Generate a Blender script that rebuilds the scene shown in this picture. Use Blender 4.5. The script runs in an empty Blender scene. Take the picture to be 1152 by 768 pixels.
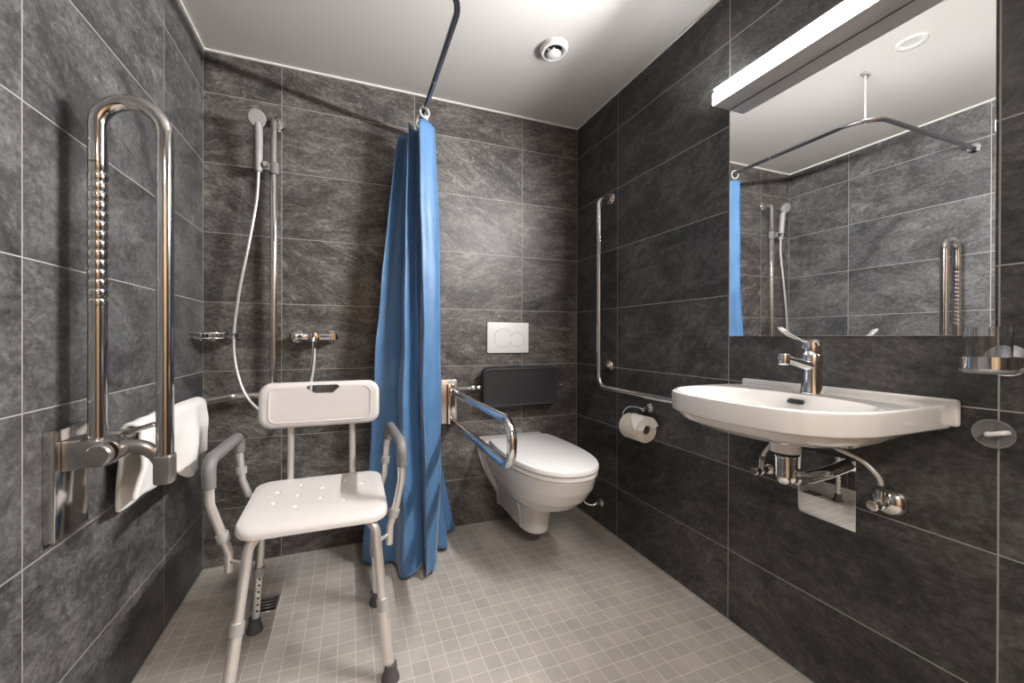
import bpy, bmesh, math, random
from mathutils import Vector, Matrix, noise
random.seed(7)
PI = math.pi
scn = bpy.context.scene
COL = scn.collection
W, H = 1.8701, 2.2463          # room width, ceiling height (back wall at y=0, camera looks towards +y)
YF = -2.45                     # front wall with the entrance door, behind the camera

# ------------------------------------------------------------------ materials
def mat(name, color, rough=.5, metal=0., spec=.5, **kw):
    m = bpy.data.materials.new(name); m.use_nodes = True
    b = m.node_tree.nodes['Principled BSDF']
    b.inputs['Base Color'].default_value = (*color, 1)
    b.inputs['Roughness'].default_value = rough
    b.inputs['Metallic'].default_value = metal
    b.inputs['Specular IOR Level'].default_value = spec
    for k, v in kw.items():
        b.inputs[k.replace('_', ' ')].default_value = v
    return m

class NT:
    def __init__(s, m):
        s.t = m.node_tree; s.n = s.t.nodes; s.b = s.n['Principled BSDF']
    def link(s, a, b): s.t.links.new(a, b)
    def put(s, sock, v):
        if hasattr(v, 'is_output'): s.link(v, sock)
        else: sock.default_value = v
    def math(s, op, a, b=None, c=None, clamp=False):
        n = s.n.new('ShaderNodeMath'); n.operation = op; n.use_clamp = clamp
        for i, v in enumerate((a, b, c)):
            if v is not None: s.put(n.inputs[i], v)
        return n.outputs[0]
    def pos(s):
        n = s.n.new('ShaderNodeTexCoord'); x = s.n.new('ShaderNodeSeparateXYZ')
        s.link(n.outputs['Object'], x.inputs[0]); return n.outputs['Object'], x.outputs
    def comb(s, x, y, z):
        n = s.n.new('ShaderNodeCombineXYZ')
        for i, v in enumerate((x, y, z)): s.put(n.inputs[i], v)
        return n.outputs[0]
    def noise(s, vec, scale, detail=4, rough=.55, dist=0.):
        n = s.n.new('ShaderNodeTexNoise'); s.link(vec, n.inputs['Vector'])
        n.inputs['Scale'].default_value = scale; n.inputs['Detail'].default_value = detail
        n.inputs['Roughness'].default_value = rough; n.inputs['Distortion'].default_value = dist
        return n.outputs['Fac']
    def white(s, vec):
        n = s.n.new('ShaderNodeTexWhiteNoise'); n.noise_dimensions = '3D'; s.link(vec, n.inputs['Vector'])
        return n.outputs
    def ramp(s, fac, stops):
        n = s.n.new('ShaderNodeValToRGB'); s.link(fac, n.inputs[0]); e = n.color_ramp.elements
        while len(e) < len(stops): e.new(.5)
        for q, (p, c) in zip(e, stops): q.position = p; q.color = (*c, 1) if len(c) == 3 else c
        return n.outputs[0]
    def mix(s, fac, a, b, mode='MIX'):
        n = s.n.new('ShaderNodeMix'); n.data_type = 'RGBA'; n.blend_type = mode
        s.put(n.inputs[0], fac); s.put(n.inputs[6], a); s.put(n.inputs[7], b); return n.outputs[2]
    def vadd(s, a, b, op='ADD'):
        n = s.n.new('ShaderNodeVectorMath'); n.operation = op; s.put(n.inputs[0], a); s.put(n.inputs[1], b)
        return n.outputs[0]
    def bump(s, h, strength=.2, dist=.002):
        n = s.n.new('ShaderNodeBump'); n.inputs['Strength'].default_value = strength
        n.inputs['Distance'].default_value = dist; s.link(h, n.inputs['Height'])
        s.link(n.outputs[0], s.b.inputs['Normal'])

def slate(name, axis, joint, corners, tint, seed, stretch=2.1, streaks=.6, contrast=1.):
    """slate-look porcelain tiles 60 x 30 cm with pale joints, laid out from the wall's own joint positions"""
    m = mat(name, (.08, .08, .08), .42); t = NT(m)
    P, xyz = t.pos(); a = xyz[axis]; z = xyz[2]
    h = t.math('DIVIDE', t.math('SUBTRACT', a, joint), .604)
    v = t.math('DIVIDE', t.math('SUBTRACT', z, .2509), .302)
    def edge(f, size):
        fr = t.math('FRACT', f)
        return t.math('MULTIPLY', t.math('MINIMUM', fr, t.math('SUBTRACT', 1., fr)), size)
    d = t.math('MINIMUM', edge(h, .604), edge(v, .302))
    for c in corners:
        d = t.math('MINIMUM', d, t.math('ABSOLUTE', t.math('SUBTRACT', a, c)))
    joint_m = t.math('SUBTRACT', 1., t.math('DIVIDE', t.math('SUBTRACT', d, .0008), .0012, clamp=True), clamp=True)
    cell = t.comb(t.math('FLOOR', h), t.math('FLOOR', v), seed)
    wn = t.white(cell)
    off = t.vadd(wn['Color'], (9., 9., 9.), 'MULTIPLY')
    uv = t.comb(a, z, seed * 3.1)
    # bedding direction differs from tile to tile
    ang = t.math('MULTIPLY', t.math('SUBTRACT', wn['Value'], .35), .9)
    rot = t.n.new('ShaderNodeVectorRotate'); rot.rotation_type = 'Z_AXIS'
    t.link(uv, rot.inputs['Vector']); t.link(ang, rot.inputs['Angle'])
    p = t.vadd(rot.outputs[0], off)
    st = t.vadd(p, (1., stretch, 1.), 'MULTIPLY')
    n1 = t.noise(st, 4.2, 10, .68, .7)
    n2 = t.noise(st, 20, 10, .78, 1.2)
    n3 = t.noise(p, 75, 6, .75)
    n4 = t.noise(p, 2.4, 3, .5)
    n5 = t.noise(t.vadd(p, (1., stretch * 1.35, 1.), 'MULTIPLY'), 6.5, 12, .72, 1.6)
    body = t.math('ADD', t.math('MULTIPLY', n1, .45), t.math('ADD', t.math('MULTIPLY', n2, .35), t.math('MULTIPLY', n3, .20)))
    body = t.math('ADD', .5, t.math('MULTIPLY', t.math('SUBTRACT', body, .5), contrast))
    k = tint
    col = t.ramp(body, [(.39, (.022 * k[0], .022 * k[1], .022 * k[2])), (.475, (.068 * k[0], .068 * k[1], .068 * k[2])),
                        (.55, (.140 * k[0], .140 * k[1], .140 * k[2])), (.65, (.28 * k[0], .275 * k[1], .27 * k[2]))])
    fine = t.ramp(n3, [(.3, (.72, .72, .72)), (.7, (1.28, 1.28, 1.28))])
    col = t.mix(1., col, fine, 'MULTIPLY')
    streak = t.ramp(n5, [(.54, (0, 0, 0)), (.66, (1, 1, 1))])
    col = t.mix(t.math('MULTIPLY', streak, t.math('MULTIPLY', n3, streaks)), col, (.40 * k[0], .39 * k[1], .38 * k[2], 1))
    blotch = t.ramp(n4, [(.3, (.78, .78, .8)), (.7, (1.2, 1.18, 1.15))])
    col = t.mix(1., col, blotch, 'MULTIPLY')
    lum = t.math('ADD', .86, t.math('MULTIPLY', wn['Value'], .28))
    col = t.mix(1., col, t.comb(lum, lum, lum), 'MULTIPLY')
    col = t.mix(joint_m, col, (.36, .345, .33, 1))
    t.link(col, t.b.inputs['Base Color'])
    t.link(t.math('ADD', .36, t.math('MULTIPLY', n2, .22)), t.b.inputs['Roughness'])
    hgt = t.math('SUBTRACT', t.math('ADD', t.math('MULTIPLY', n2, .6), t.math('MULTIPLY', n3, .15)), t.math('MULTIPLY', joint_m, .5))
    t.bump(hgt, .35, .002)
    return m

def mosaic(name):
    m = mat(name, (.3, .26, .22), .38); t = NT(m)
    P, xyz = t.pos()
    h = t.math('DIVIDE', t.math('SUBTRACT', xyz[0], 1.31), .0535)
    v = t.math('DIVIDE', t.math('SUBTRACT', xyz[1], -.78), .0518)
    def edge(f, size):
        fr = t.math('FRACT', f)
        return t.math('MULTIPLY', t.math('MINIMUM', fr, t.math('SUBTRACT', 1., fr)), size)
    d = t.math('MINIMUM', edge(h, .0535), edge(v, .0518))
    jm = t.math('SUBTRACT', 1., t.math('DIVIDE', t.math('SUBTRACT', d, .0010), .0010, clamp=True), clamp=True)
    wn = t.white(t.comb(t.math('FLOOR', h), t.math('FLOOR', v), 2.))
    n1 = t.noise(P, 7, 5, .6); n2 = t.noise(P, 70, 5, .7)
    col = t.ramp(t.math('ADD', t.math('MULTIPLY', n1, .6), t.math('MULTIPLY', n2, .4)),
                 [(.3, (.345, .317, .287)), (.5, (.425, .393, .358)), (.7, (.495, .46, .42))])
    lum = t.math('ADD', .94, t.math('MULTIPLY', wn['Value'], .12))
    col = t.mix(1., col, t.comb(lum, lum, lum), 'MULTIPLY')
    col = t.mix(t.math('MULTIPLY', jm, .85), col, (.64, .60, .55, 1))
    t.link(col, t.b.inputs['Base Color'])
    t.link(t.math('ADD', .34, t.math('MULTIPLY', n2, .2)), t.b.inputs['Roughness'])
    t.bump(t.math('SUBTRACT', t.math('MULTIPLY', n2, .3), jm), .3, .0015)
    return m

M = {}
M['tile_back'] = slate('slate tile back', 0, .303, (0., W), (1.05, .99, .94), 1., 2.3, .75)  # warm tint puts the warmer light on this wall into the tile
M['tile_left'] = slate('slate tile left', 1, -.3673, (0.,), (.86, .86, .88), 2., 1.6, .42, .88)  # cooler tint puts the cool lamp light into the same tile
M['tile_right_shaded'] = slate('shaded slate tile right', 1, -.3656, (0.,), (.53, .525, .52), 3., 1.7, .4, 1.)  # same tile, darker tint: shade of the unlit wall put into the colour
M['tile_front'] = slate('slate tile front', 0, .303, (0., W), (1., 1., 1.), 4.)
M['floor'] = mosaic('mosaic floor')
M['ceiling'] = mat('ceiling paint', (.59, .57, .55), .8)
tt = NT(M['ceiling']); P_, _x = tt.pos()
tt.bump(tt.noise(P_, 220, 3), .06, .001)
M['trim'] = mat('white sealant', (.82, .8, .78), .5)
M['ceramic'] = mat('white sanitary ceramic', (.74, .725, .71), .12, Coat_Weight=.6, Coat_Roughness=.04)
M['seatplastic'] = mat('white toilet seat plastic', (.86, .85, .85), .22)
M['chairplastic'] = mat('white chair plastic', (.63, .60, .59), .38)
M['alu'] = mat('brushed aluminium', (.80, .77, .74), .33, .75)
M['greyplastic'] = mat('grey plastic', (.17, .167, .167), .5)
M['collar'] = mat('pale grey plastic', (.36, .355, .35), .45)
M['rubber'] = mat('dark grey rubber', (.075, .075, .08), .7)
M['chrome'] = mat('polished chrome', (.86, .855, .85), .07, 1.)
M['steel'] = mat('polished stainless steel', (.70, .68, .66), .13, 1.)
M['satin'] = mat('satin stainless steel', (.66, .645, .63), .3, 1.)
M['bracket'] = mat('satin grey metal', (.33, .32, .315), .3, .85)
M['pad'] = mat('black moulded foam', (.016, .016, .019), .62)
M['mirror'] = mat('mirror silver', (.93, .935, .935), .0, 1.)
M['glass'] = mat('clear glass', (1, 1, 1), .0, 0, Transmission_Weight=1., IOR=1.45)
M['acrylic'] = mat('clear acrylic', (.86, .86, .88), .15, 0, Transmission_Weight=.80, IOR=1.46)
M['dark'] = mat('dark recess', (.012, .012, .012), .8)
M['white'] = mat('white lacquer', (.82, .82, .82), .35)
M['housing'] = mat('lamp housing grey lacquer', (.84, .84, .86), .45)
M['paper'] = mat('shaded tissue paper', (.70, .645, .56), .95, 0, .1)  # shade on the roll's side put into a tan tone
M['sheet'] = mat('lit tissue sheet', (.84, .81, .77), .95, 0, .1)  # lighter copy of the same paper, painted as the lit flap
M['card'] = mat('cardboard tube', (.20, .14, .08), .9)
M['rodmetal'] = mat('curtain rod steel', (.34, .34, .36), .22, 1.)
M['hose'] = mat('silver shower hose', (.68, .67, .67), .3, .6)
M['handset'] = mat('grey white handset plastic', (.33, .325, .32), .35)
M['nozzle'] = mat('pale nozzle plate', (.36, .355, .35), .5)
M['ring'] = mat('white ring plastic', (.85, .85, .84), .4)
M['doorwood'] = mat('door oak veneer', (.40, .20, .075), .4)
tt = NT(M['doorwood']); P_, _x = tt.pos()
gr = tt.noise(tt.vadd(P_, (30., 30., 1.2), 'MULTIPLY'), 1.4, 6, .6, .6)
tt.link(tt.ramp(gr, [(.3, (.30, .14, .05)), (.7, (.48, .26, .10))]), tt.b.inputs['Base Color'])
M['hallwall'] = mat('warm hall paint', (.62, .52, .40), .8)
M['hallfloor'] = mat('hall floor', (.22, .15, .09), .5)
# towel: terry bump
M['towel'] = mat('white terry', (.84, .82, .80), .95, 0, .1)
tt = NT(M['towel']); P_, _x = tt.pos()
tt.bump(tt.noise(P_, 420, 3, .7), .7, .003)
# curtain: blue woven polyester with a soft sheen
M['curtain'] = mat('blue polyester', (.055, .165, .36), .46, 0, .45, Sheen_Weight=.45, Sheen_Roughness=.35)
tt = NT(M['curtain']); P_, _x = tt.pos()
tt.link(tt.ramp(tt.noise(P_, 9, 4, .5), [(.35, (.060, .150, .305)), (.65, (.080, .190, .365))]), tt.b.inputs['Base Color'])
tt.bump(tt.noise(tt.vadd(P_, (1., 1., .55), 'MULTIPLY'), 22, 5, .6), .5, .008)
# light emitting diffuser of the wall lamp, and of the downlight
def emit(name, col, s):
    m = mat(name, (.8, .8, .8), .5)
    b = m.node_tree.nodes['Principled BSDF']
    b.inputs['Emission Color'].default_value = (*col, 1); b.inputs['Emission Strength'].default_value = s
    return m
M['lamp'] = emit('lit lamp diffuser', (1., .98, .965), 560.)
M['led'] = mat('frosted spot lens', (.40, .40, .39), .4)

# ------------------------------------------------------------------ mesh helpers
def merge(dst, src):
    me = bpy.data.meshes.new('tmp'); src.to_mesh(me); src.free(); dst.from_mesh(me); bpy.data.meshes.remove(me)

def box(bm, lo, hi, bev=0., seg=3, rot=None):
    t = bmesh.new(); bmesh.ops.create_cube(t, size=1)
    lo = Vector(lo); hi = Vector(hi); s = hi - lo; c = (hi + lo) / 2
    for v in t.verts: v.co = Vector((v.co.x * s.x, v.co.y * s.y, v.co.z * s.z))
    if bev: bmesh.ops.bevel(t, geom=t.edges[:], offset=bev, segments=seg, profile=.5, affect='EDGES')
    if rot: t.transform(rot)
    t.transform(Matrix.Translation(c)); merge(bm, t); return bm

def fillet(pts, rad, n=8):
    """polyline with rounded corners"""
    pts = [Vector(p) for p in pts]; out = [pts[0]]
    rads = rad if isinstance(rad, (list, tuple)) else [rad] * (len(pts) - 2)
    for i in range(1, len(pts) - 1):
        a, b, c = pts[i - 1], pts[i], pts[i + 1]; r = rads[i - 1]
        u = (a - b); v = (c - b); lu, lv = u.length, v.length; u /= lu; v /= lv
        ang = u.angle(v)
        if r <= 0 or ang > PI - .02: out.append(b); continue
        d = min(r / math.tan(ang / 2), lu * .499, lv * .499); r = d * math.tan(ang / 2)
        ctr = b + (u + v).normalized() * (r / math.sin(ang / 2))
        p0 = b + u * d - ctr; p1 = b + v * d - ctr; tot = p0.angle(p1); ax = p0.cross(p1).normalized()
        for k in range(n + 1): out.append(ctr + Matrix.Rotation(tot * k / n, 3, ax) @ p0)
    out.append(pts[-1]); return out

def spline(pts, n=8, closed=False):
    """Catmull-Rom through points"""
    P = [Vector(p) for p in pts]; m = len(P); out = []
    rng = range(m) if closed else range(m - 1)
    for i in rng:
        g = (lambda k: P[k % m]) if closed else (lambda k: P[max(0, min(m - 1, k))])
        p0, p1, p2, p3 = g(i - 1), g(i), g(i + 1), g(i + 2)
        for k in range(n):
            t = k / n
            out.append(.5 * ((2 * p1) + (p2 - p0) * t + (2 * p0 - 5 * p1 + 4 * p2 - p3) * t * t + (3 * p1 - p0 - 3 * p2 + p3) * t ** 3))
    if not closed: out.append(P[-1])
    return out

def tube(bm, pts, r, n=16, caps=True, closed=False, flat=None):
    """sweep a circle (or ellipse: flat=(a,b)) along pts; r may be a list"""
    pts = [Vector(p) for p in pts]; m = len(pts)
    q = [pts[0]]; keep = [0]
    for i in range(1, m):
        if (pts[i] - q[-1]).length > 1e-6: q.append(pts[i]); keep.append(i)
    if isinstance(r, (list, tuple)): r = [r[i] for i in keep]
    pts = q; m = len(pts)
    T = []
    for i in range(m):
        if closed: d = pts[(i + 1) % m] - pts[i - 1]
        else: d = pts[min(m - 1, i + 1)] - pts[max(0, i - 1)]
        T.append(d.normalized())
    ref = Vector((0, 0, 1)) if abs(T[0].z) < .9 else Vector((1, 0, 0))
    N = T[0].cross(ref).normalized(); rings = []
    for i in range(m):
        if i:
            ax = T[i - 1].cross(T[i])
            if ax.length > 1e-9: N = Matrix.Rotation(T[i - 1].angle(T[i]), 3, ax.normalized()) @ N
        B = T[i].cross(N).normalized(); N = B.cross(T[i]).normalized()
        rr = r[i] if isinstance(r, (list, tuple)) else r
        fa, fb = flat or (1, 1)
        rings.append([bm.verts.new(pts[i] + (N * math.cos(a) * fa + B * math.sin(a) * fb) * rr) for a in (2 * PI * k / n for k in range(n))])
    L = m if closed else m - 1
    for i in range(L):
        A, Bq = rings[i], rings[(i + 1) % m]
        for k in range(n):
            bm.faces.new((A[k], A[(k + 1) % n], Bq[(k + 1) % n], Bq[k]))
    if caps and not closed:
        bm.faces.new(rings[0][::-1]); bm.faces.new(rings[-1])
    return bm

AX = {'x': Matrix.Rotation(PI / 2, 4, 'Y'), 'y': Matrix.Rotation(-PI / 2, 4, 'X'), 'z': Matrix.Identity(4),
      '-x': Matrix.Rotation(-PI / 2, 4, 'Y'), '-y': Matrix.Rotation(PI / 2, 4, 'X'), '-z': Matrix.Rotation(PI, 4, 'X')}
def lathe(bm, prof, c, axis='z', n=28, sx=1, sy=1):
    """profile of (radius, height) revolved about axis through c; height grows along the axis"""
    t = bmesh.new(); rings = []
    for r, h in prof:
        if r < 1e-6: rings.append([t.verts.new((0, 0, h))])
        else: rings.append([t.verts.new((r * math.cos(2 * PI * k / n) * sx, r * math.sin(2 * PI * k / n) * sy, h)) for k in range(n)])
    for A, B in zip(rings, rings[1:]):
        if len(A) == 1 and len(B) == 1: continue
        for k in range(n):
            j = (k + 1) % n
            if len(A) == 1: t.faces.new((A[0], B[j], B[k]))
            elif len(B) == 1: t.faces.new((A[k], A[j], B[0]))
            else: t.faces.new((A[k], A[j], B[j], B[k]))
    mt = axis if isinstance(axis, Matrix) else AX[axis]
    t.transform(Matrix.Translation(Vector(c)) @ mt); bmesh.ops.recalc_face_normals(t, faces=t.faces)
    merge(bm, t); return bm

def disc(r, h, e=.003):
    return [(0, 0), (r, 0), (r, h - e), (r - e * .3, h - e * .3), (r - e, h), (0, h)]

def loft(bm, rings, cap0=True, cap1=True):
    R = [[bm.verts.new(p) for p in ring] for ring in rings]; n = len(R[0])
    for A, B in zip(R, R[1:]):
        for k in range(n): bm.faces.new((A[k], A[(k + 1) % n], B[(k + 1) % n], B[k]))
    if cap0: bm.faces.new(R[0][::-1])
    if cap1: bm.faces.new(R[-1])
    return bm

def rrect(x0, x1, y0, y1, r, n=6):
    out = []
    for cx, cy, a0 in ((x1 - r, y1 - r, 0), (x0 + r, y1 - r, PI / 2), (x0 + r, y0 + r, PI), (x1 - r, y0 + r, 1.5 * PI)):
        for k in range(n + 1):
            a = a0 + PI / 2 * k / n; out.append((cx + r * math.cos(a), cy + r * math.sin(a)))
    return out

def finish(bm, ang=38):
    bmesh.ops.recalc_face_normals(bm, faces=bm.faces)
    for f in bm.faces: f.smooth = True
    for e in bm.edges:
        if len(e.link_faces) == 2 and e.calc_face_angle(0) > math.radians(ang): e.smooth = False

def wloc(o):
    l = Vector((0, 0, 0))
    while o: l += o.location; o = o.parent
    return l

def obj(name, bm, m, parent=None, loc=None, ang=38, label=None):
    finish(bm, ang)
    base = wloc(parent) if parent else Vector(loc or (0, 0, 0))
    bm.transform(Matrix.Translation(-base))
    me = bpy.data.meshes.new(name); bm.to_mesh(me); bm.free()
    o = bpy.data.objects.new(name, me); COL.objects.link(o); me.materials.append(M[m])
    if parent: o.parent = parent
    elif loc: o.location = loc
    if label: o['label'] = label
    return o

def thing(name, label, cat, loc, group=None):
    o = bpy.data.objects.new(name, None); COL.objects.link(o); o.location = loc; o.empty_display_size = .05
    o['label'] = label; o['category'] = cat
    if group: o['group'] = group
    return o

def tag(o, label, cat, group=None):
    o['label'] = label; o['category'] = cat
    if group: o['group'] = group
    return o

def struct(name, bm, m):
    o = obj(name, bm, m); o['kind'] = 'structure'; return o

def cut(o, cutter_bm):
    """subtract a temporary cutter from o's mesh (result baked into the mesh)"""
    base = wloc(o); cutter_bm.transform(Matrix.Translation(-base))
    bmesh.ops.recalc_face_normals(cutter_bm, faces=cutter_bm.faces)
    me = bpy.data.meshes.new('c'); cutter_bm.to_mesh(me); cutter_bm.free()
    c = bpy.data.objects.new('c', me); COL.objects.link(c); c.location = base
    md = o.modifiers.new('b', 'BOOLEAN'); md.object = c; md.operation = 'DIFFERENCE'; md.solver = 'EXACT'
    bpy.context.view_layer.update()
    dg = bpy.context.evaluated_depsgraph_get()
    new = bpy.data.meshes.new_from_object(o.evaluated_get(dg))
    o.modifiers.clear(); old = o.data; o.data = new; new.name = old.name
    bpy.data.objects.remove(c); bpy.data.meshes.remove(me)
    b = bmesh.new(); b.from_mesh(new); finish(b, 38); b.to_mesh(new); b.free()
    new.materials.clear(); new.materials.append(old.materials[0])

B = bmesh.new

# ------------------------------------------------------------------ the room
T = .1
struct('floor', box(B(), (-T, YF - T, -T), (W + T, T, 0)), 'floor')
struct('ceiling', box(B(), (-T, YF - T, H), (W + T, T, H + T)), 'ceiling')
struct('wall_back', box(B(), (0, 0, 0), (W, T, H)), 'tile_back')
struct('wall_left', box(B(), (-T, YF, 0), (0, T, H)), 'tile_left')
struct('wall_right', box(B(), (W, YF, 0), (W + T, T, H)), 'tile_right_shaded')
# front wall with the open doorway the picture was taken from, and an unseen hall beyond it, added for its fill light
DX0, DX1, DZ = .40, 1.38, 2.06
HY = -3.75
fw = B(); box(fw, (-T, YF - T, 0), (DX0, YF, H)); box(fw, (DX1, YF - T, 0), (W + T, YF, H)); box(fw, (DX0, YF - T, DZ), (DX1, YF, H))
struct('wall_front', fw, 'tile_front')
fr = B(); box(fr, (DX0, YF - T - .01, 0), (DX0 + .03, YF + .01, DZ), .002); box(fr, (DX1 - .03, YF - T - .01, 0), (DX1, YF + .01, DZ), .002); box(fr, (DX0 + .03, YF - T - .01, DZ - .03), (DX1 - .03, YF + .01, DZ), .002)
struct('trim_7', fr, 'doorwood')
struct('floor_hall', box(B(), (-.8, HY - T, -T), (2.6, YF - T, 0)), 'hallfloor')
struct('ceiling_hall', box(B(), (-.8, HY - T, 2.3), (2.6, YF - T, 2.3 + T)), 'ceiling')
struct('wall_hall', box(B(), (-.8, HY - T, 0), (2.6, HY, 2.3)), 'hallwall')
hl = B(); box(hl, (-.8 - T, HY, 0), (-.8, YF - T, 2.3)); struct('wall_hall_left', hl, 'hallwall')
hl = B(); box(hl, (2.6, HY, 0), (2.6 + T, YF - T, 2.3)); struct('wall_hall_right', hl, 'hallwall')
dr = struct('door_1', box(B(), (.30, HY, .005), (1.20, HY + .04, 2.03), .003), 'doorwood')
# white sealant line where tiles meet the ceiling
s = .008
struct('trim_1', box(B(), (s, -s, H - s), (W - s, 0, H)), 'trim')
struct('trim_2', box(B(), (0, YF, H - s), (s, 0, H)), 'trim')
struct('trim_3', box(B(), (W - s, YF, H - s), (W, 0, H)), 'trim')
# thin sealant lines at the floor
struct('trim_4', box(B(), (.003, -.003, 0), (W - .003, 0, .003)), 'collar')
struct('trim_5', box(B(), (0, YF, 0), (.003, 0, .003)), 'collar')
struct('trim_6', box(B(), (W - .003, YF, 0), (W, 0, .003)), 'collar')

# ------------------------------------------------------------------ ceiling fittings
t = thing('exhaust_vent', 'round white exhaust valve with dark gap, on the ceiling near the back right corner', 'vent', (1.418, -.515, H))
c = (1.418, -.515, H)
b = B(); lathe(b, [(.0, 0), (.060, 0), (.060, .004), (.056, .018), (.050, .022), (.041, .019), (.036, .006), (.036, .001), (0, .001)], c, '-z', 40)
obj('flange', b, 'white', t)
b = B(); lathe(b, [(.0, .001), (.034, .001), (.034, .003), (0, .003)], c, '-z', 32); obj('duct_opening', b, 'dark', t, label='dark gap inside the valve')
b = B(); lathe(b, [(.0, .003), (.006, .003), (.006, .016), (.020, .020), (.029, .026), (.029, .030), (.024, .034), (0, .036)], c, '-z', 36); obj('valve_disc', b, 'white', t)
b = B(); box(b, (c[0] - .030, c[1] - .003, H - .018), (c[0] + .030, c[1] + .003, H - .012)); obj('crossbar', b, 'white', t)

c = (.926, -1.052, H)
t = thing('ceiling_downlight', 'small round recessed ceiling spot, seen in the mirror', 'ceiling light', c)
b = B(); lathe(b, [(.047, 0), (.047, .004), (.044, .008), (.034, .008), (.031, .001), (.031, 0)], c, '-z', 40); obj('rim', b, 'white', t)
b = B(); lathe(b, [(0, .0005), (.0308, .0005), (.0308, .0015), (0, .0015)], c, '-z', 32); obj('lens', b, 'led', t, label='frosted lens')

# ------------------------------------------------------------------ mirror and lamp
MY0, MY1 = -1.5695, -.9735
o = obj('wall_mirror', box(B(), (W - .004, MY0, 1.011), (W + .001, MY1, 1.813), .0008, 1), 'mirror', loc=(W, -1.2715, 1.011))
tag(o, 'large square frameless mirror on the right wall above the washbasin', 'mirror')
t = thing('wall_lamp', 'long box-shaped lit white lamp above the mirror on the right wall', 'lamp', (W, -1.275, 1.843))
b = B(); box(b, (W - .062, -1.583, 1.817), (W, -.967, 1.858), .001)
box(b, (W - .099, -1.566, 1.8565), (W - .060, -.986, 1.8585), .0006, 1); box(b, (W - .079, -.968, 1.817), (W - .060, -.967, 1.858)); box(b, (W - .079, -1.583, 1.817), (W - .060, -1.582, 1.858))  # top lip and end plates added to cut lamp light on ceiling and wall
box(b, (W - .079, -1.583, 1.817), (W - .060, -.967, 1.8185), .0006, 1)
obj('housing', b, 'housing', t, label='grey metal housing with added shading lip')
b = B(); box(b, (W - .080, -1.582, 1.8188), (W - .062, -.968, 1.8563), .001); obj('diffuser', b, 'lamp', t, label='glowing white diffuser')

# ------------------------------------------------------------------ washbasin
YC = -1.275
t = thing('washbasin', 'white wall-hung ceramic washbasin below the mirror', 'washbasin', (W, YC, .80))
half = [(0, .234), (.20, .235), (.27, .232), (.318, .222), (.355, .206), (.395, .176), (.418, .137), (.430, .085), (.435, .03)]
poly = half + [(d, -y) for d, y in half[::-1]]
def cast(poly, c, a):
    """distance from c along angle a to the closed polygon"""
    dx, dy = math.cos(a), math.sin(a); best = 0
    for (x0, y0), (x1, y1) in zip(poly, poly[1:] + poly[:1]):
        ex, ey = x1 - x0, y1 - y0; den = dx * ey - dy * ex
        if abs(den) < 1e-12: continue
        s = ((x0 - c[0]) * ey - (y0 - c[1]) * ex) / den; u = ((x0 - c[0]) * dy - (y0 - c[1]) * dx) / den
        if s > 0 and -1e-6 <= u <= 1 + 1e-6: best = max(best, s)
    return best
NB = 128; c0 = (.215, 0.)
angs = [2 * PI * k / NB for k in range(NB)]
outer = [(c0[0] + cast(poly, c0, a) * math.cos(a), cast(poly, c0, a) * math.sin(a)) for a in angs]
def inset(ring, k, dmin=None):
    out = []
    n = len(ring)
    for i in range(n):
        p = Vector(ring[i]); a = Vector(ring[i - 1]); q = Vector(ring[(i + 1) % n])
        tg = (q - a).normalized(); nn = Vector((-tg.y, tg.x)); out.append(tuple(p + nn * k))
    return out
def sup(cd, a_, b_, e):
    r = []
    for an in angs:
        ca, sa = math.cos(an), math.sin(an)
        k = (abs(ca / a_) ** e + abs(sa / b_) ** e) ** (-1 / e); r.append((cd + ca * k, sa * k))
    return r
bow0 = sup(.274, .146, .212, 2.7)
def P3(ring, z): return [(W - d, YC + y, z) for d, y in ring]
def mixr(r1, r2, k): return [(a[0] * (1 - k) + b_[0] * k, a[1] * (1 - k) + b_[1] * k) for a, b_ in zip(r1, r2)]
rimz = .855
rings = []
under = sup(.238, .176, .208, 2.6)
neck = sup(.185, .034, .034, 2)
# from the neck, out along the underside, up the skirt, over the rim and down into the bowl
rings.append(P3(neck, .704)); rings.append(P3(neck, .742))
rings.append(P3(sup(.195, .050, .052, 2), .750))
rings.append(P3(sup(.215, .11, .125, 2.1), .758))
rings.append(P3(sup(.230, .158, .184, 2.3), .768)); rings.append(P3(under, .783))
rings.append(P3(inset(outer, .016), .7975)); rings.append(P3(inset(outer, .010), .8010)); rings.append(P3(inset(outer, .0045), .8025)); rings.append(P3(inset(outer, .0020), .8055))
rings.append(P3(outer, .846)); rings.append(P3(inset(outer, .002), .8525)); rings.append(P3(inset(outer, .006), rimz))
rings.append(P3(mixr(outer, bow0, .75), rimz)); rings.append(P3(bow0, rimz - .002))
rings.append(P3(sup(.274, .141, .206, 2.7), rimz - .009))
rings.append(P3(sup(.270, .130, .192, 2.6), .825)); rings.append(P3(sup(.255, .112, .165, 2.4), .797))
rings.append(P3(sup(.225, .080, .110, 2.2), .780)); rings.append(P3(sup(.195, .035, .040, 2), .772)); rings.append(P3(sup(.185, .022, .022, 2), .770))
b = B(); loft(b, rings)
obj('bowl', b, 'ceramic', t, ang=32)
b = B(); box(b, (W - .016, YC - .248, .808), (W, YC + .248, .8695), .007, 4); obj('back_ledge', b, 'ceramic', t)
b = B(); lathe(b, [(0, 0), (.020, 0), (.020, .002), (.012, .004), (0, .004)], (W - .185, YC, .770), 'z'); obj('drain', b, 'chrome', t, label='chrome drain')
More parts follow.
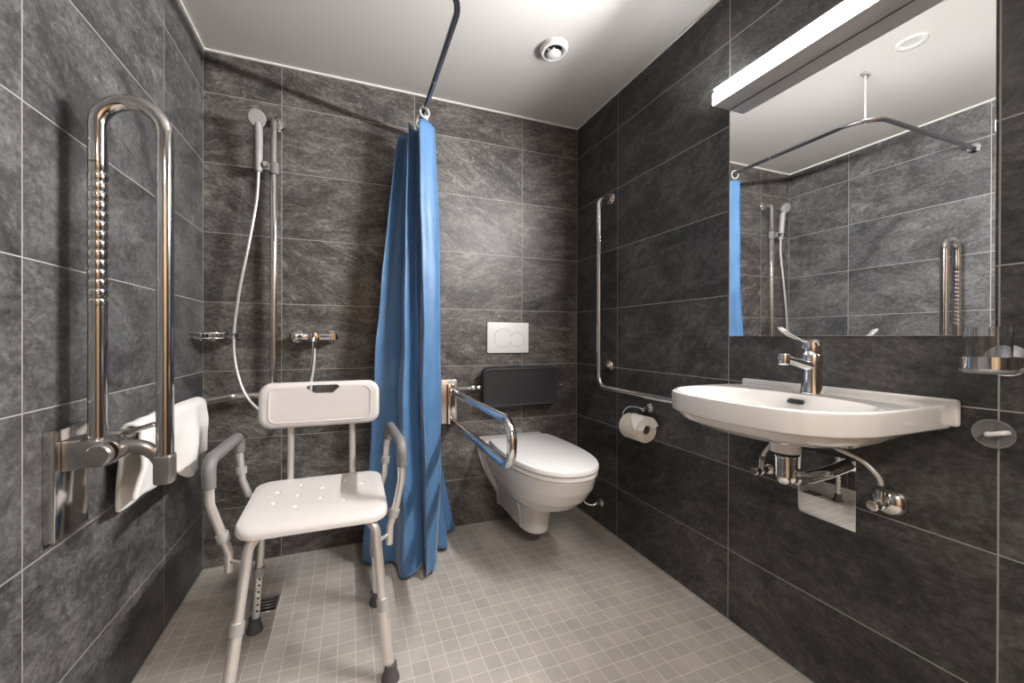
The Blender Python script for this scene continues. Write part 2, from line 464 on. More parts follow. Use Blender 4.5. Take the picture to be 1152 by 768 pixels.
# overflow slot in the bowl's rear slope
oq = Matrix.Rotation(math.radians(68), 4, 'Y')
def slot(bm, hw, hh, th, ctr):
    tb = bmesh.new(); ring = rrect(-hh, hh, -hw, hw, hh * .98, 6)
    loft(tb, [[(x, y, 0) for x, y in ring], [(x, y, th) for x, y in ring]])
    tb.transform(Matrix.Translation(Vector(ctr)) @ Matrix.Rotation(math.radians(-70), 4, 'Y')); merge(bm, tb)
ov = (W - .1415, YC - .001, .833)
b = B(); slot(b, .0215, .0072, .004, ov); so = obj('overflow_ring', b, 'chrome', t, label='chrome overflow trim')
b = B(); slot(b, .017, .0040, .0046, ov); obj('overflow_slot', b, 'dark', so, label='dark slot')

# faucet
FX, FY, FZ = W - .085, YC - .004, .8548
t = thing('basin_faucet', 'chrome single-lever faucet on the washbasin', 'faucet', (FX, FY, FZ))
b = B(); lathe(b, [(0, 0), (.0255, 0), (.0255, .004), (.0235, .012), (.0225, .030), (.0225, .072), (.0240, .082), (.0240, .100), (.021, .106), (0, .106)], (FX, FY, FZ), 'z', 32)
obj('body', b, 'chrome', t)
b = B()
pts = spline([(FX, FY, FZ + .074), (FX - .035, FY, FZ + .080), (FX - .08, FY, FZ + .090), (FX - .118, FY, FZ + .099)], 6)
tube(b, pts, [.0170 - .0055 * i / (len(pts) - 1) for i in range(len(pts))], 18, flat=(1, .85))
sp = obj('spout', b, 'chrome', t)
b = B(); lathe(b, [(0, 0), (.0125, 0), (.0135, .003), (.0135, .026), (.012, .029), (0, .029)], (FX - .112, FY, FZ + .080), 'z', 22); obj('aerator', b, 'chrome', sp)
b = B(); lathe(b, [(.0, 0), (.0215, 0), (.0225, .004), (.0225, .022), (.019, .032), (.010, .036), (0, .037)], (FX, FY, FZ + .108), Matrix.Rotation(math.radians(-8), 4, 'Y'), 28)
obj('cartridge_cap', b, 'chrome', t)
b = B()
pts = spline([(FX + .016, FY, FZ + .143), (FX - .02, FY, FZ + .141), (FX - .06, FY, FZ + .147), (FX - .10, FY, FZ + .162), (FX - .128, FY, FZ + .178)], 6)
tube(b, pts, [.010, .011, .012, .012, .0115] + [.0095] * 13 + [.0085] * 4 + [.008, .007, .006], 14, flat=(1.2, .42))
obj('lever', b, 'chrome', t)

# trap
TX, TY = W - .185, YC
t = thing('drain_trap', 'chrome bottle trap with waste pipe, under the washbasin', 'trap', (TX, TY, .62))
b = B(); lathe(b, [(0, .704), (.031, .704), (.031, .697), (0, .697)], (TX, TY, 0), 'z'); obj('gasket', b, 'dark', t, label='black gasket')
b = B(); lathe(b, [(0, .640), (.0225, .640), (.0230, .655), (.0235, .690), (.0255, .692), (.0255, .697), (0, .697)], (TX, TY, 0), 'z'); obj('tailpiece', b, 'chrome', t)
b = B(); lathe(b, [(0, .616), (.010, .617), (.0165, .622), (.020, .632), (.020, .640), (.0235, .641), (.0235, .650), (0, .650)], (TX, TY, 0), 'z'); obj('cup', b, 'chrome', t)
b = B(); tube(b, fillet([(TX, TY - .015, .640), (TX + .045, TY - .030, .640), (TX + .10, TY - .040, .648), (W - .002, TY - .045, .662)], .08), .0155, 18); pp = obj('waste_pipe', b, 'chrome', t)
b = B(); lathe(b, [(0, 0), (.0205, 0), (.0205, .018), (0, .018)], (TX + .012, TY - .018, .640), Matrix.Rotation(math.radians(-20), 4, 'Z') @ AX['x']); obj('union_nut', b, 'chrome', pp)

# angle valves with flexible hoses up to the faucet
def angle_valve(y, z, label, top, r=.026, hr=.0055):
    t = thing('angle_valve', label, 'valve', (W, y, z), 'angle valves under the washbasin')
    b = B(); lathe(b, [(0, 0), (r, 0), (r, .004), (r * .93, .012), (r * .75, .020), (r * .45, .026), (0, .028)], (W, y, z), '-x', 30); obj('rosette', b, 'steel', t)
    b = B(); lathe(b, [(0, .02), (.010, .02), (.010, .035), (.013, .036), (.013, .052), (.010, .054), (0, .054)], (W, y, z), '-x'); tube(b, [(W - .044, y, z), (W - .044, y, z + .035)], .0085, 14); obj('body', b, 'chrome', t)
    b = B(); lathe(b, [(0, 0), (.009, 0), (.009, .006), (.0125, .009), (.0125, .026), (.010, .028), (0, .028)], (W - .052, y, z), '-x', 10); obj('knob', b, 'chrome', t)
    b = B(); tube(b, spline([(W - .044, y, z + .035), *top], 10), hr, 10); obj('supply_hose', b, 'hose', t, label='braided supply hose')
    b = B(); tube(b, [(W - .044, y, z + .033), (W - .044, y, z + .047)], .0095, 6); obj('nut', b, 'chrome', t)
angle_valve(-1.405, .597, 'chrome angle valve under the right end of the washbasin', [(W - .046, -1.404, .66), (W - .055, -1.375, .695), (W - .075, -1.335, .716), (W - .085, -1.295, .735), (W - .085, -1.284, .765)], .036)
angle_valve(-1.118, .587, 'chrome angle valve under the left end of the washbasin', [(W - .046, -1.13, .65), (W - .06, -1.165, .69), (W - .075, -1.21, .725), (W - .085, -1.255, .765)], .022)

# polished inspection panel
o = obj('inspection_panel', box(B(), (W - .004, -1.337, .487), (W, -1.197, .677), .0003, 1), 'mirror', loc=(W, -1.267, .487))
tag(o, 'small polished metal access panel on the right wall below the washbasin', 'panel')

# glass and holder
GY, GZ = -1.577, .934
t = thing('tumbler_holder', 'chrome and clear plastic holder on the right wall beside the mirror', 'holder', (W, GY, GZ))
gx = W - .058
b = B(); lathe(b, [(0, 0), (.033, 0), (.033, .003), (.022, .006), (0, .006)], (W, GY - .006, GZ + .026), '-x', 32); obj('wall_rosette', b, 'chrome', t)
b = B(); lathe(b, [(.0365, .010), (.0385, .010), (.0385, .034), (.0365, .034), (.0365, .010)], (gx, GY, GZ), 'z', 40); obj('ring', b, 'chrome', t)
b = B(); lathe(b, [(0, 0), (.034, 0), (.0375, .004), (.0375, .009), (.033, .009), (.033, .004), (0, .004)], (gx, GY, GZ), 'z', 40); obj('dish', b, 'acrylic', t, label='clear dish')
b = B(); tube(b, [(W - .004, GY, GZ + .022), (gx + .037, GY, GZ + .022)], .006, 12); obj('arm', b, 'chrome', t)
o = obj('drinking_glass', lathe(B(), [(0, 0), (.030, 0), (.0305, .002), (.0315, .088), (.0315, .090), (.0298, .090), (.0290, .006), (0, .005)], (gx, GY, GZ + .0045), 'z', 44), 'glass', loc=(gx, GY, GZ + .0045))
tag(o, 'clear drinking glass standing in the chrome holder', 'glass')

# clear disc with small bar
c = (W, -1.568, .805)
t = thing('soap_hook', 'round clear plastic disc with a small white bar, on the right wall below the glass', 'wall hook', c)
b = B(); lathe(b, [(0, 0), (.0285, 0), (.0300, .002), (.0300, .005), (.0285, .007), (.010, .0045), (0, .004)], c, '-x', 40); tube(b, [(W - .006, c[1] + .0288 * math.cos(2 * PI * k / 40), c[2] + .0288 * math.sin(2 * PI * k / 40)) for k in range(40)], .0016, 8, closed=True); obj('disc', b, 'acrylic', t)
b = B(); tube(b, fillet([(W - .004, -1.561, .803), (W - .016, -1.563, .803), (W - .016, -1.585, .811), (W - .004, -1.587, .811)], .004), .0050, 12); obj('bar', b, 'white', t, label='white bar')

# ------------------------------------------------------------------ right wall grab rail
GXR = W - .07
t = thing('corner_grab_rail', 'slim L-shaped chrome grab rail on the right wall beside the toilet', 'grab rail', (W, -.31, .76))
b = B()
path = fillet([(W - .012, -.318, 1.722), (GXR, -.309, 1.715), (GXR, -.313, .757), (GXR, -.95, .757), (W - .012, -.95, .757)], [.035, .055, .045], 10)
tube(b, path, .0135, 18); obj('rail', b, 'steel', t)
for yy, zz in ((-.318, 1.722), (-.309, .862), (-.95, .757)):
    b = B(); lathe(b, [(0, 0), (.030, 0), (.030, .006), (.027, .010), (.018, .011), (.018, .014), (0, .014)], (W, yy, zz), '-x', 30); obj('rosette', b, 'steel', t)
b = B(); tube(b, [(W - .012, -.309, .862), (GXR, -.3125, .862)], .0095, 14); obj('stay', b, 'steel', t)

# ------------------------------------------------------------------ toilet paper
hc = (W, -.592, .690)
t = thing('paper_holder', 'small chrome wire toilet paper holder on the right wall', 'toilet paper holder', hc)
b = B(); lathe(b, [(0, 0), (.022, 0), (.022, .006), (.016, .012), (.010, .016), (.009, .034), (.012, .036), (.012, .042), (0, .044)], hc, '-x', 28); obj('rosette', b, 'chrome', t)
rx, rz = W - .065, .606
b = B(); tube(b, fillet([(W - .043, -.592, .690), (W - .050, -.560, .694), (W - .058, -.515, .688), (rx, -.490, .660), (rx, -.487, rz + .014), (rx, -.512, rz + .014), (rx, -.658, rz + .014)], [.05, .05, .04, .012, .010], 8), .0035, 10); obj('wire_arm', b, 'chrome', t)
RY0, RY1 = -.640, -.528
t = thing('toilet_paper_roll', 'white toilet paper roll with a folded end, on the wire holder', 'toilet paper', (rx, (RY0 + RY1) / 2, rz - .055))
b = B(); lathe(b, [(.019, 0), (.054, 0), (.0555, .003), (.0555, .109), (.054, .112), (.019, .112), (.019, 0)], (rx, RY0, rz), 'y', 48); obj('roll', b, 'paper', t)
b = B(); lathe(b, [(.0178, .001), (.019, .001), (.019, .111), (.0178, .111), (.0178, .001)], (rx, RY0, rz), 'y', 28); obj('core', b, 'card', t, label='brown cardboard core')
# loose end folded to a point: it lies over the front of the roll and is tucked over the near end towards the hole
b = B()
def sheet(P0, P1):
    # P0/P1: matching outer and inner point grids, closed into a thin solid
    n, m = len(P0), len(P0[0])
    V0 = [[b.verts.new(p) for p in r] for r in P0]; V1 = [[b.verts.new(p) for p in r] for r in P1]
    for i in range(n - 1):
        for j in range(m - 1):
            b.faces.new((V0[i][j], V0[i][j + 1], V0[i + 1][j + 1], V0[i + 1][j])); b.faces.new((V1[i][j], V1[i + 1][j], V1[i + 1][j + 1], V1[i][j + 1]))
    for i in range(n - 1):
        for j in (0, m - 1): b.faces.new((V0[i][j], V0[i + 1][j], V1[i + 1][j], V1[i][j]))
    for j in range(m - 1):
        for i in (0, n - 1): b.faces.new((V0[i][j], V0[i][j + 1], V1[i][j + 1], V1[i][j]))
def onroll(a, y, r): return (rx - r * math.cos(a), y, rz + r * math.sin(a))
NA = 16; A0, A1 = 118, 2
def edge_y(f): return RY0 - .0065 + (RY1 - RY0) * (.93 * (1 - max(0, f - .10) / .90) ** .8)
g0, g1 = [], []
for i in range(NA + 1):
    f = i / NA; a = math.radians(A0 + (A1 - A0) * f); y1_ = edge_y(f)
    g0.append([onroll(a, RY0 - .0075 + (y1_ - RY0 + .0075) * j / 6, .0580 + .0065 * f) for j in range(7)])
    g1.append([onroll(a, RY0 - .0075 + (y1_ - RY0 + .0075) * j / 6, .0562 + .0057 * f) for j in range(7)])
sheet(g0, g1)
g0, g1 = [], []
for i in range(NA + 1):
    a = math.radians(165 + (4 - 165) * i / NA)
    g0.append([onroll(a, RY0 - .0080 + .0010 * math.sin(j * 1.3 + i * .4), .0600 - (.0590 - .0215) * j / 4) for j in range(5)])
    g1.append([onroll(a, RY0 - .0064 + .0010 * math.sin(j * 1.3 + i * .4), .0585 - (.0575 - .0215) * j / 4) for j in range(5)])
sheet(g0, g1)
obj('loose_sheet', b, 'sheet', t, label='folded loose end, painted lighter')

# ------------------------------------------------------------------ toilet
XT = 1.436
t = thing('toilet', 'white wall-hung toilet with closed lid on the back wall', 'toilet', (XT, 0, .09))
def dee(hw, yb, yf, n=40, e=2.35, hb=None, split=.42):
    """D outline: straight back at yb, rounded front at yf"""
    hb = hb or hw; ym = yb + (yf - yb) * split; out = []
    for k in range(n + 1):
        a = PI * k / n; ca, sa = math.cos(a), math.sin(a); q = (abs(ca) ** e + abs(sa) ** e) ** (-1 / e)
        out.append((hw * ca * q, ym + (yf - ym) * sa * q))
    for k in range(1, 8): 
        f = k / 8; out.append((-hw + (hw - hb) * f * f, ym + (yb + .02 - ym) * f))
    out += [(-hb + .004, yb + .004 - .0), (-hb + .02, yb)]
    out += [(hb - .02, yb), (hb - .004, yb + .004)]
    for k in range(7, 0, -1):
        f = k / 8; out.append((hw - (hw - hb) * f * f, ym + (yb + .02 - ym) * f))
    return out
def D3(o_, z): return [(XT + x, y, z) for x, y in o_]
b = B()
loft(b, [D3(dee(.030, -.30, -.40), .225), D3(dee(.080, -.22, -.435), .232), D3(dee(.118, -.20, -.505), .252), D3(dee(.146, -.17, -.575), .285), D3(dee(.166, -.15, -.630), .330),
         D3(dee(.180, -.13, -.672), .385), D3(dee(.184, -.12, -.686), .425), D3(dee(.1845, -.12, -.690), .440), D3(dee(.181, -.12, -.686), .444)])
# neck running back to the wall, shield-shaped in section
def sect(y, s_, zt, zb=.092):
    o_ = [(.172 * s_, zt), (.172 * s_, .395), (.158 * s_, .335), (.125 * s_, .270), (.088, .215), (.076, .17), (.070, zb + .008), (.062, zb)]
    o_ = o_ + [(-x, z) for x, z in o_[::-1]]
    return [(XT + x, y, z) for x, z in o_]
loft(b, [sect(-.022, .90, .440), sect(-.16, .90, .440), sect(-.26, .96, .436), sect(-.30, .90, .40)])
# flange against the wall
def flange(y, k):
    o_ = [(.194, .446), (.194, .42), (.186, .37), (.166, .31), (.136, .25), (.100, .19), (.084, .16), (.080, .15), (.078, .095)]
    o_ = [(x - k, z - k * (1 if z > .43 else 0)) for x, z in o_]; o_ = o_ + [(-x, z) for x, z in o_[::-1]]
    return [(XT + x, y, z) for x, z in o_]
loft(b, [flange(0, 0), flange(-.018, 0), flange(-.026, .006)])
# trap column with rounded front
def colm(z, hw, yf): return [(XT + x, y, z) for x, y in dee(hw, -.02, yf, split=.78, e=2.1)]
loft(b, [colm(.091, .058, -.372), colm(.096, .064, -.380), colm(.14, .068, -.388), colm(.20, .073, -.398), colm(.245, .082, -.412), colm(.28, .095, -.44)])
# raised ledge behind the seat
def ledge(z, hw, y): return [(XT + x, yy, z) for x, yy in ((-hw, 0), (-hw, y), (hw, y), (hw, 0))]
box(b, (XT - .184, -.112, .40), (XT + .184, 0, .472), .007, 3)
bo = obj('bowl', b, 'ceramic', t, ang=60)
md = bo.modifiers.new('merge', 'REMESH'); md.mode = 'VOXEL'; md.voxel_size = .0034; md.use_smooth_shade = True
md = bo.modifiers.new('soft', 'SMOOTH'); md.factor = .5; md.iterations = 5
def slab(hw, hb, yb, yf, z0, z1, r):
    bm = B(); o_ = dee(hw, yb, yf, hb=hb)
    def sc(k):
        return [(x * (1 - k / hw), yb + (y - yb) * (1 - k / abs(yf - yb)) - 0 * k) for x, y in o_]
    loft(bm, [D3(sc(r * .6), z0), D3(sc(0), z0 + r * .6), D3(sc(0), z1 - r), D3(sc(r * .3), z1 - r * .3), D3(sc(r), z1)])
    return bm
obj('seat', slab(.186, .168, -.135, -.697, .4465, .4625, .004), 'seatplastic', t)
obj('lid', slab(.189, .168, -.135, -.702, .4655, .4905, .010), 'seatplastic', t)
for sx in (-.075, .075):
    b = B(); lathe(b, [(0, 0), (.012, 0), (.012, .05), (0, .05)], (XT + sx - .025, -.1265, .474), 'x', 16); obj('hinge', b, 'seatplastic', t)

# ------------------------------------------------------------------ flush plate
t = thing('flush_plate', 'white rectangular flush plate with two round buttons, on the back wall above the toilet', 'flush plate', (1.424, 0, 1.005))
b = B(); box(b, (1.300, -.011, .921), (1.548, 0, 1.089), .003, 2); obj('plate', b, 'white', t)
def button(cx, cz, r):
    b = B(); lathe(b, [(0, .0105), (r, .0105), (r + .0015, .0118), (r - .0015, .0122), (r - .004, .0125), (0, .0118)], (cx, 0, cz), '-y', 44)
    bt = obj('button', b, 'white', t)
    b = B(); pts = [(cx + (r + .001) * math.cos(2 * PI * k / 48), -.0112, cz + (r + .001) * math.sin(2 * PI * k / 48)) for k in range(48)]
    tube(b, pts, .0011, 6, closed=True); obj('rim', b, 'collar', bt, label='thin grey ring')
button(1.392, 1.004, .050); button(1.478, .996, .040)

# ------------------------------------------------------------------ backrest pad
t = thing('toilet_back_cushion', 'black padded back cushion on the back wall above the toilet', 'cushion', (1.475, 0, .735))
b = B()
ring = rrect(1.252, 1.698, .632, .845, .030, 6)
def pad(ring, k, y, bow):
    cx, cz = 1.475, .7385; out = []
    for x, z in ring:
        xx = cx + (x - cx) * (1 - k / .223); zz = cz + (z - cz) * (1 - k / .107)
        q = 1 - ((x - cx) / .223) ** 2
        zz += .010 * q if z > cz else -.010 * q
        out.append((xx, y - bow * q, zz))
    return out
loft(b, [pad(ring, .010, -.046, 0), pad(ring, 0, -.052, 0), pad(ring, 0, -.066, .002), pad(ring, .003, -.074, .002), pad(ring, .009, -.079, .003), pad(ring, .014, -.079, .003), pad(ring, .017, -.0765, .003), pad(ring, .022, -.0765, .003), pad(ring, .10, -.0775, .005)])
obj('pad', b, 'pad', t)
b = B(); tube(b, [(1.120, -.040, .741), (1.742, -.040, .739)], .008, 14); lathe(b, [(0, 0), (.011, 0), (.011, .012), (0, .012)], (1.735, -.040, .739), 'x', 16)
br = obj('support_bar', b, 'chrome', t, label='chrome bar')
b = B(); lathe(b, [(0, 0), (.009, .0), (.013, .006), (.013, .020), (.009, .034), (.013, .038), (.013, .050), (0, .052)], (1.196, -.040, .741), 'x', 20); obj('sleeve', b, 'chrome', br)
for xx in (1.37, 1.58):
    b = B(); box(b, (xx - .02, -.05, .71), (xx + .02, 0, .77), .003); obj('bracket', b, 'bracket', t, label='grey metal bracket')

# ------------------------------------------------------------------ fold-down support rail beside the toilet
FXR = 1.100
t = thing('support_rail', 'lowered chrome fold-down support rail left of the toilet', 'support rail', (FXR, 0, .66))
b = B(); box(b, (FXR - .055, -.014, .555), (FXR + .030, 0, .785), .003, 2); obj('wall_plate', b, 'satin', t)
b = B(); box(b, (FXR - .028, -.050, .560), (FXR + .010, -.014, .765), .004, 2); obj('hinge_block', b, 'steel', t)
b = B(); tube(b, fillet([(FXR, -.03, .725), (FXR, -.808, .725), (FXR, -.808, .571), (FXR, -.03, .571)], .070, 12), .0165, 22); obj('rail', b, 'chrome', t)
b = B(); lathe(b, [(0, 0), (.020, 0), (.022, .004), (.022, .040), (.020, .044), (0, .044)], (FXR - .022, -.045, .727), 'x', 24); obj('pivot', b, 'chrome', t)

# small valve low on the right wall
t = thing('floor_valve', 'tiny chrome wall valve low on the right wall behind the toilet', 'valve', (W, -.240, .122))
b = B(); lathe(b, [(0, 0), (.021, 0), (.021, .004), (.012, .012), (.010, .034), (0, .036)], (W, -.240, .122), '-x', 26); obj('rosette', b, 'chrome', t)
b = B(); tube(b, spline([(W - .030, -.240, .122), (W - .052, -.232, .113), (W - .075, -.215, .118), (W - .088, -.20, .14)], 6), .0055, 10); obj('pipe', b, 'chrome', t)

# ------------------------------------------------------------------ curtain rod
RX, RYD, RZ = .910, -.915, 2.018
t = thing('curtain_rod', 'dark steel L-shaped curtain rod hung below the ceiling', 'curtain rod', (RX, RYD, RZ))
b = B(); tube(b, fillet([(RX, -.006, RZ), (RX, RYD, RZ), (.006, RYD, RZ)], .125, 14), .0105, 18); obj('rod', b, 'rodmetal', t)
b = B(); lathe(b, disc(.026, .012), (RX, 0, RZ), '-y'); obj('flange', b, 'chrome', t, label='chrome flange')
b = B(); lathe(b, disc(.026, .012), (0, RYD, RZ), 'x'); obj('flange', b, 'chrome', t, label='chrome flange')
px, py = RX - .045, RYD + .045
b = B(); tube(b, [(px, py, RZ - .012), (px, py, H - .012)], .0032, 10); obj('hanger', b, 'white', t, label='thin white hanger rod')
b = B(); box(b, (px - .022, py - .010, H - .012), (px + .022, py + .010, H), .002); tube(b, [(px - .014, py, H - .012), (px - .014, py, H - .022)], .004, 10); tube(b, [(px + .014, py, H - .012), (px + .014, py, H - .022)], .004, 10); obj('ceiling_bracket', b, 'steel', t)
b = B(); tube(b, [(RX, -.47, RZ), (RX, -.478, RZ)], .0115, 18); obj('joint_sleeve', b, 'chrome', t)

# ------------------------------------------------------------------ shower curtain
t = thing('shower_curtain', 'gathered blue shower curtain hanging at the back wall', 'curtain', (.88, -.18, 0))
top = [(.968, -.205), (.948, -.246), (.916, -.262), (.882, -.272), (.905, -.200), (.884, -.180), (.846, -.222), (.876, -.155), (.850, -.130), (.810, -.162),
       (.872, -.115), (.930, -.128), (.955, -.108), (.905, -.092), (.850, -.084), (.870, -.062), (.930, -.052), (.960, -.036), (.905, -.026)]
bot = [(.958, -.318), (.945, -.352), (.918, -.378), (.896, -.400), (.898, -.315), (.868, -.350), (.800, -.372), (.775, -.255), (.716, -.240), (.650, -.192),
       (.735, -.130), (.900, -.170), (1.020, -.220), (1.035, -.150), (.985, -.095), (1.040, -.090), (1.108, -.066), (1.090, -.040), (.960, -.028)]
late = [1, 1, 1, 1, 1, 1, 1, 1, 1, 1, 1, 2.1, 2.4, 2.4, 2.4, 2.4, 2.4, 2.4, 2.4]
K = 14
tp = spline([(x, y, 0) for x, y in top], K); bp = spline([(x, y, l) for (x, y), l in zip(bot, late)], K)
NZ = 110; ZT, ZB = 1.978, .022
b = B(); grid = []
for j in range(NZ + 1):
    f = j / NZ; row = []
    for i, (p, q) in enumerate(zip(tp, bp)):
        l = max(1., q.z); w = (.72 * f + .28 * f * f) ** l if l > 1.02 else (f ** 1.15 if i < 3.5 * K else f ** .74)
        x = p.x + (q.x - p.x) * w; y = p.y + (q.y - p.y) * (w if l > 1.02 else f ** 2.0)
        a = min(1., f * 2.2)
        if i < 4 * K: x += .030 * math.sin(PI * f) * (1 - i / (4 * K))
        nz = noise.noise(Vector((i * .055, f * 2.4, 3.3))); nz2 = noise.noise(Vector((i * .11 + 40, f * 9., 9.1)))
        nz3 = noise.noise(Vector((i * .05 + f * 5, f * 5. - i * .03, 1.7)))
        x += a * (.007 * nz + .005 * nz2 + .006 * nz3); y += a * (.008 * noise.noise(Vector((i * .055 + 9, f * 2.6, 7.7))) + .004 * nz2)
        y = min(y, -.012)
        s_ = i / len(tp)
        zb = ZB + .004 * math.sin(i * .21)
        ztop = ZT - .006 * (1 - math.cos(i * 2 * PI / (K * 2)))  - .10 * max(0, s_ - .30) ** .9 * (1 if s_ > .3 else 0)
        row.append(b.verts.new((x, y, ztop + (zb - ztop) * f)))
    grid.append(row)
for j in range(NZ):
    for i in range(len(tp) - 1): b.faces.new((grid[j][i], grid[j][i + 1], grid[j + 1][i + 1], grid[j + 1][i]))
cl = obj('cloth', b, 'curtain', t, ang=80)
md = cl.modifiers.new('thickness', 'SOLIDIFY'); md.thickness = .0012; md.offset = 0
for yy, tilt in ((-.262, .25), (-.205, -.2), (-.165, .3), (-.120, -.15), (-.075, .2), (-.035, -.2)):
    b = B(); pts = []
    for k in range(28):
        a = 2 * PI * k / 28; pts.append((RX + .021 * math.sin(a), yy + .021 * math.sin(a) * tilt, RZ - .009 + .0235 * math.cos(a)))
    tube(b, pts, .0033, 8, closed=True); obj('ring', b, 'ring', t, label='white plastic ring')

# ------------------------------------------------------------------ shower rail with corner handrail
SX = .281
t = thing('shower_handrail', 'chrome corner handrail with upright slider bar on the back left walls', 'handrail', (SX, 0, .75))
b = B(); tube(b, fillet([(SX + .004, -.010, 1.968), (SX, -.060, 1.962), (SX, -.060, .752)], .024, 8), .0145, 18); obj('upright_bar', b, 'steel', t)
b = B(); lathe(b, [(0, 0), (.031, 0), (.031, .006), (.026, .012), (.0165, .013), (0, .014)], (SX + .006, 0, 1.968), '-y', 30); obj('rosette', b, 'chrome', t)
b = B(); tube(b, fillet([(SX + .09, -.008, .752), (SX + .09, -.060, .752), (.118, -.060, .752), (.056, -.205, .752), (.056, -.730, .752), (.008, -.730, .752)], [.03, .05, .06, .03], 8), .0155, 18); obj('horizontal_bar', b, 'satin', t)
b = B(); lathe(b, [(0, 0), (.019, 0), (.019, .024), (0, .024)], (.126, -.060, .752), 'x', 24); obj('joint_sleeve', b, 'satin', t)
b = B(); lathe(b, disc(.031, .009), (SX + .09, 0, .752), '-y', 28); obj('rosette', b, 'chrome', t)
b = B(); lathe(b, disc(.031, .009), (0, -.730, .752), 'x', 28); obj('rosette', b, 'chrome', t)
SZ = 1.745
b = B(); lathe(b, [(.0150, -.025), (.0205, -.025), (.0205, .025), (.0150, .025), (.0150, -.025)], (SX, -.060, SZ), 'z', 24)
box(b, (SX - .062, -.092, SZ - .018), (SX - .014, -.056, SZ + .018), .005)
sl = obj('slider', b, 'greyplastic', t, label='grey slider clamp')
b = B(); lathe(b, [(0, 0), (.012, 0), (.012, .016), (.009, .020), (0, .020)], (SX - .024, -.092, SZ), '-y', 20); obj('clamp_knob', b, 'chrome', sl)

# hand shower
HX, HYS = SX - .052, -.098
t = thing('hand_shower', 'grey white hand shower with long hose, held on the upright shower bar', 'hand shower', (HX, HYS, 1.74))
b = B(); pts = [(HX - .003, HYS + .012, 1.715), (HX - .001, HYS + .005, 1.78), (HX, HYS, 1.84), (HX, HYS - .004, 1.885), (HX, HYS - .010, 1.915)]
tube(b, spline(pts, 5), [.0165] * 5 + [.0175] * 5 + [.0180] * 5 + [.0180] * 6, 18, flat=(1, .9)); obj('handle', b, 'handset', t)
b = B(); lathe(b, [(0, .018), (.024, .017), (.033, .010), (.036, 0), (.036, -.008), (.032, -.012), (0, -.013)], (HX - .004, HYS - .018, 1.928), Matrix.Rotation(math.radians(-62), 4, 'X'), 36); hd = obj('spray_head', b, 'handset', t)
b = B(); lathe(b, [(0, -.013), (.028, -.013), (.028, -.0140), (0, -.0145)], (HX - .004, HYS - .018, 1.928), Matrix.Rotation(math.radians(-62), 4, 'X'), 32); obj('nozzle_face', b, 'nozzle', hd, label='pale grey nozzle face')
b = B()
hp = spline([(HX - .003, HYS + .012, 1.715), (HX - .010, HYS + .015, 1.60), (HX - .036, -.085, 1.42), (HX - .075, -.080, 1.20), (HX - .096, -.075, 1.02), (HX - .090, -.080, .90), (HX - .062, -.090, .79), (HX - .015, -.105, .715),
             (HX + .06, -.12, .660), (HX + .14, -.125, .655), (HX + .195, -.115, .715), (.436, -.095, .81), (.446, -.080, .90), (.444, -.070, .975)], 14)
tube(b, hp, .0066, 12); obj('hose', b, 'hose', t, label='silver flexible hose')

# ------------------------------------------------------------------ shower mixer
MZ = 1.008
t = thing('shower_mixer', 'chrome lever shower mixer on the back wall behind the shower chair', 'mixer tap', (.444, 0, MZ))
for xx in (.372, .516):
    b = B(); lathe(b, [(0, 0), (.033, 0), (.033, .005), (.028, .014), (.018, .017), (.018, .045), (0, .045)], (xx, 0, MZ), '-y', 32); obj('rosette', b, 'chrome', t)
b = B(); lathe(b, [(0, 0), (.018, .0), (.021, .003), (.021, .020), (.018, .024), (.018, .062), (.023, .066), (.023, .102), (.018, .106), (.018, .150), (.021, .153), (.021, .162), (0, .165)], (.362, -.062, MZ), 'x', 28); obj('body', b, 'chrome', t)
b = B(); lathe(b, [(0, 0), (.024, 0), (.025, .006), (.024, .022), (.018, .030), (0, .033)], (.445, -.078, MZ), '-y', 28); cp = obj('lever_cap', b, 'chrome', t)
b = B(); pts = spline([(.445, -.098, MZ - .002), (.444, -.108, MZ - .035), (.440, -.118, MZ - .10), (.434, -.130, MZ - .172)], 6)
tube(b, pts, [.0115 - .0055 * i / (len(pts) - 1) for i in range(len(pts))], 14, flat=(1, .6)); obj('lever', b, 'chrome', t)
b = B(); lathe(b, [(0, 0), (.0105, 0), (.0105, .022), (.0125, .023), (.0125, .036), (0, .036)], (.444, -.068, MZ - .018), '-z', 20); obj('hose_outlet', b, 'chrome', t)

# ------------------------------------------------------------------ soap basket in the corner
t = thing('soap_basket', 'chrome wire soap basket in the back left corner', 'soap basket', (.05, -.06, 1.0))
def arc(k, z, n=14):
    return [(.008, -.008 - .145 * k, z)] + [(.008 + .145 * k * math.sin(a) ** .8, -.008 - .145 * k * math.cos(a) ** .8, z) for a in (PI / 2 * i / n for i in range(1, n))] + [(.008 + .145 * k, -.008, z)]
b = B()
for z, k in ((1.020, 1.), (1.000, .96)):
    tube(b, arc(k, z) + [(.008, -.008, z)], .0030, 8, closed=True)
obj('rim', b, 'chrome', t)
b = B()
for i in range(1, 14):
    p0 = Vector(arc(1., 1.020)[i]); p1 = Vector(arc(.96, 1.000)[i]); tube(b, [p0, p1], .0020, 6)
obj('uprights', b, 'chrome', t)
b = B()
for i in range(1, 9):
    k = i / 9 * .135; e = .96 * .145 * max(0, 1 - (k / .139) ** 2.5) ** .4
    tube(b, [(.008 + k, -.008, 1.0), (.008 + k, -.008 - e, 1.0)], .0020, 6)
tube(b, [(.008, -.07, .998), (.13, -.07, .998)], .0022, 6)
obj('bottom_wires', b, 'chrome', t)
b = B(); box(b, (.0, -.050, .985), (.008, -.020, 1.028), .002); box(b, (.020, -.008, .985), (.050, 0, 1.028), .002); obj('bracket', b, 'chrome', t)

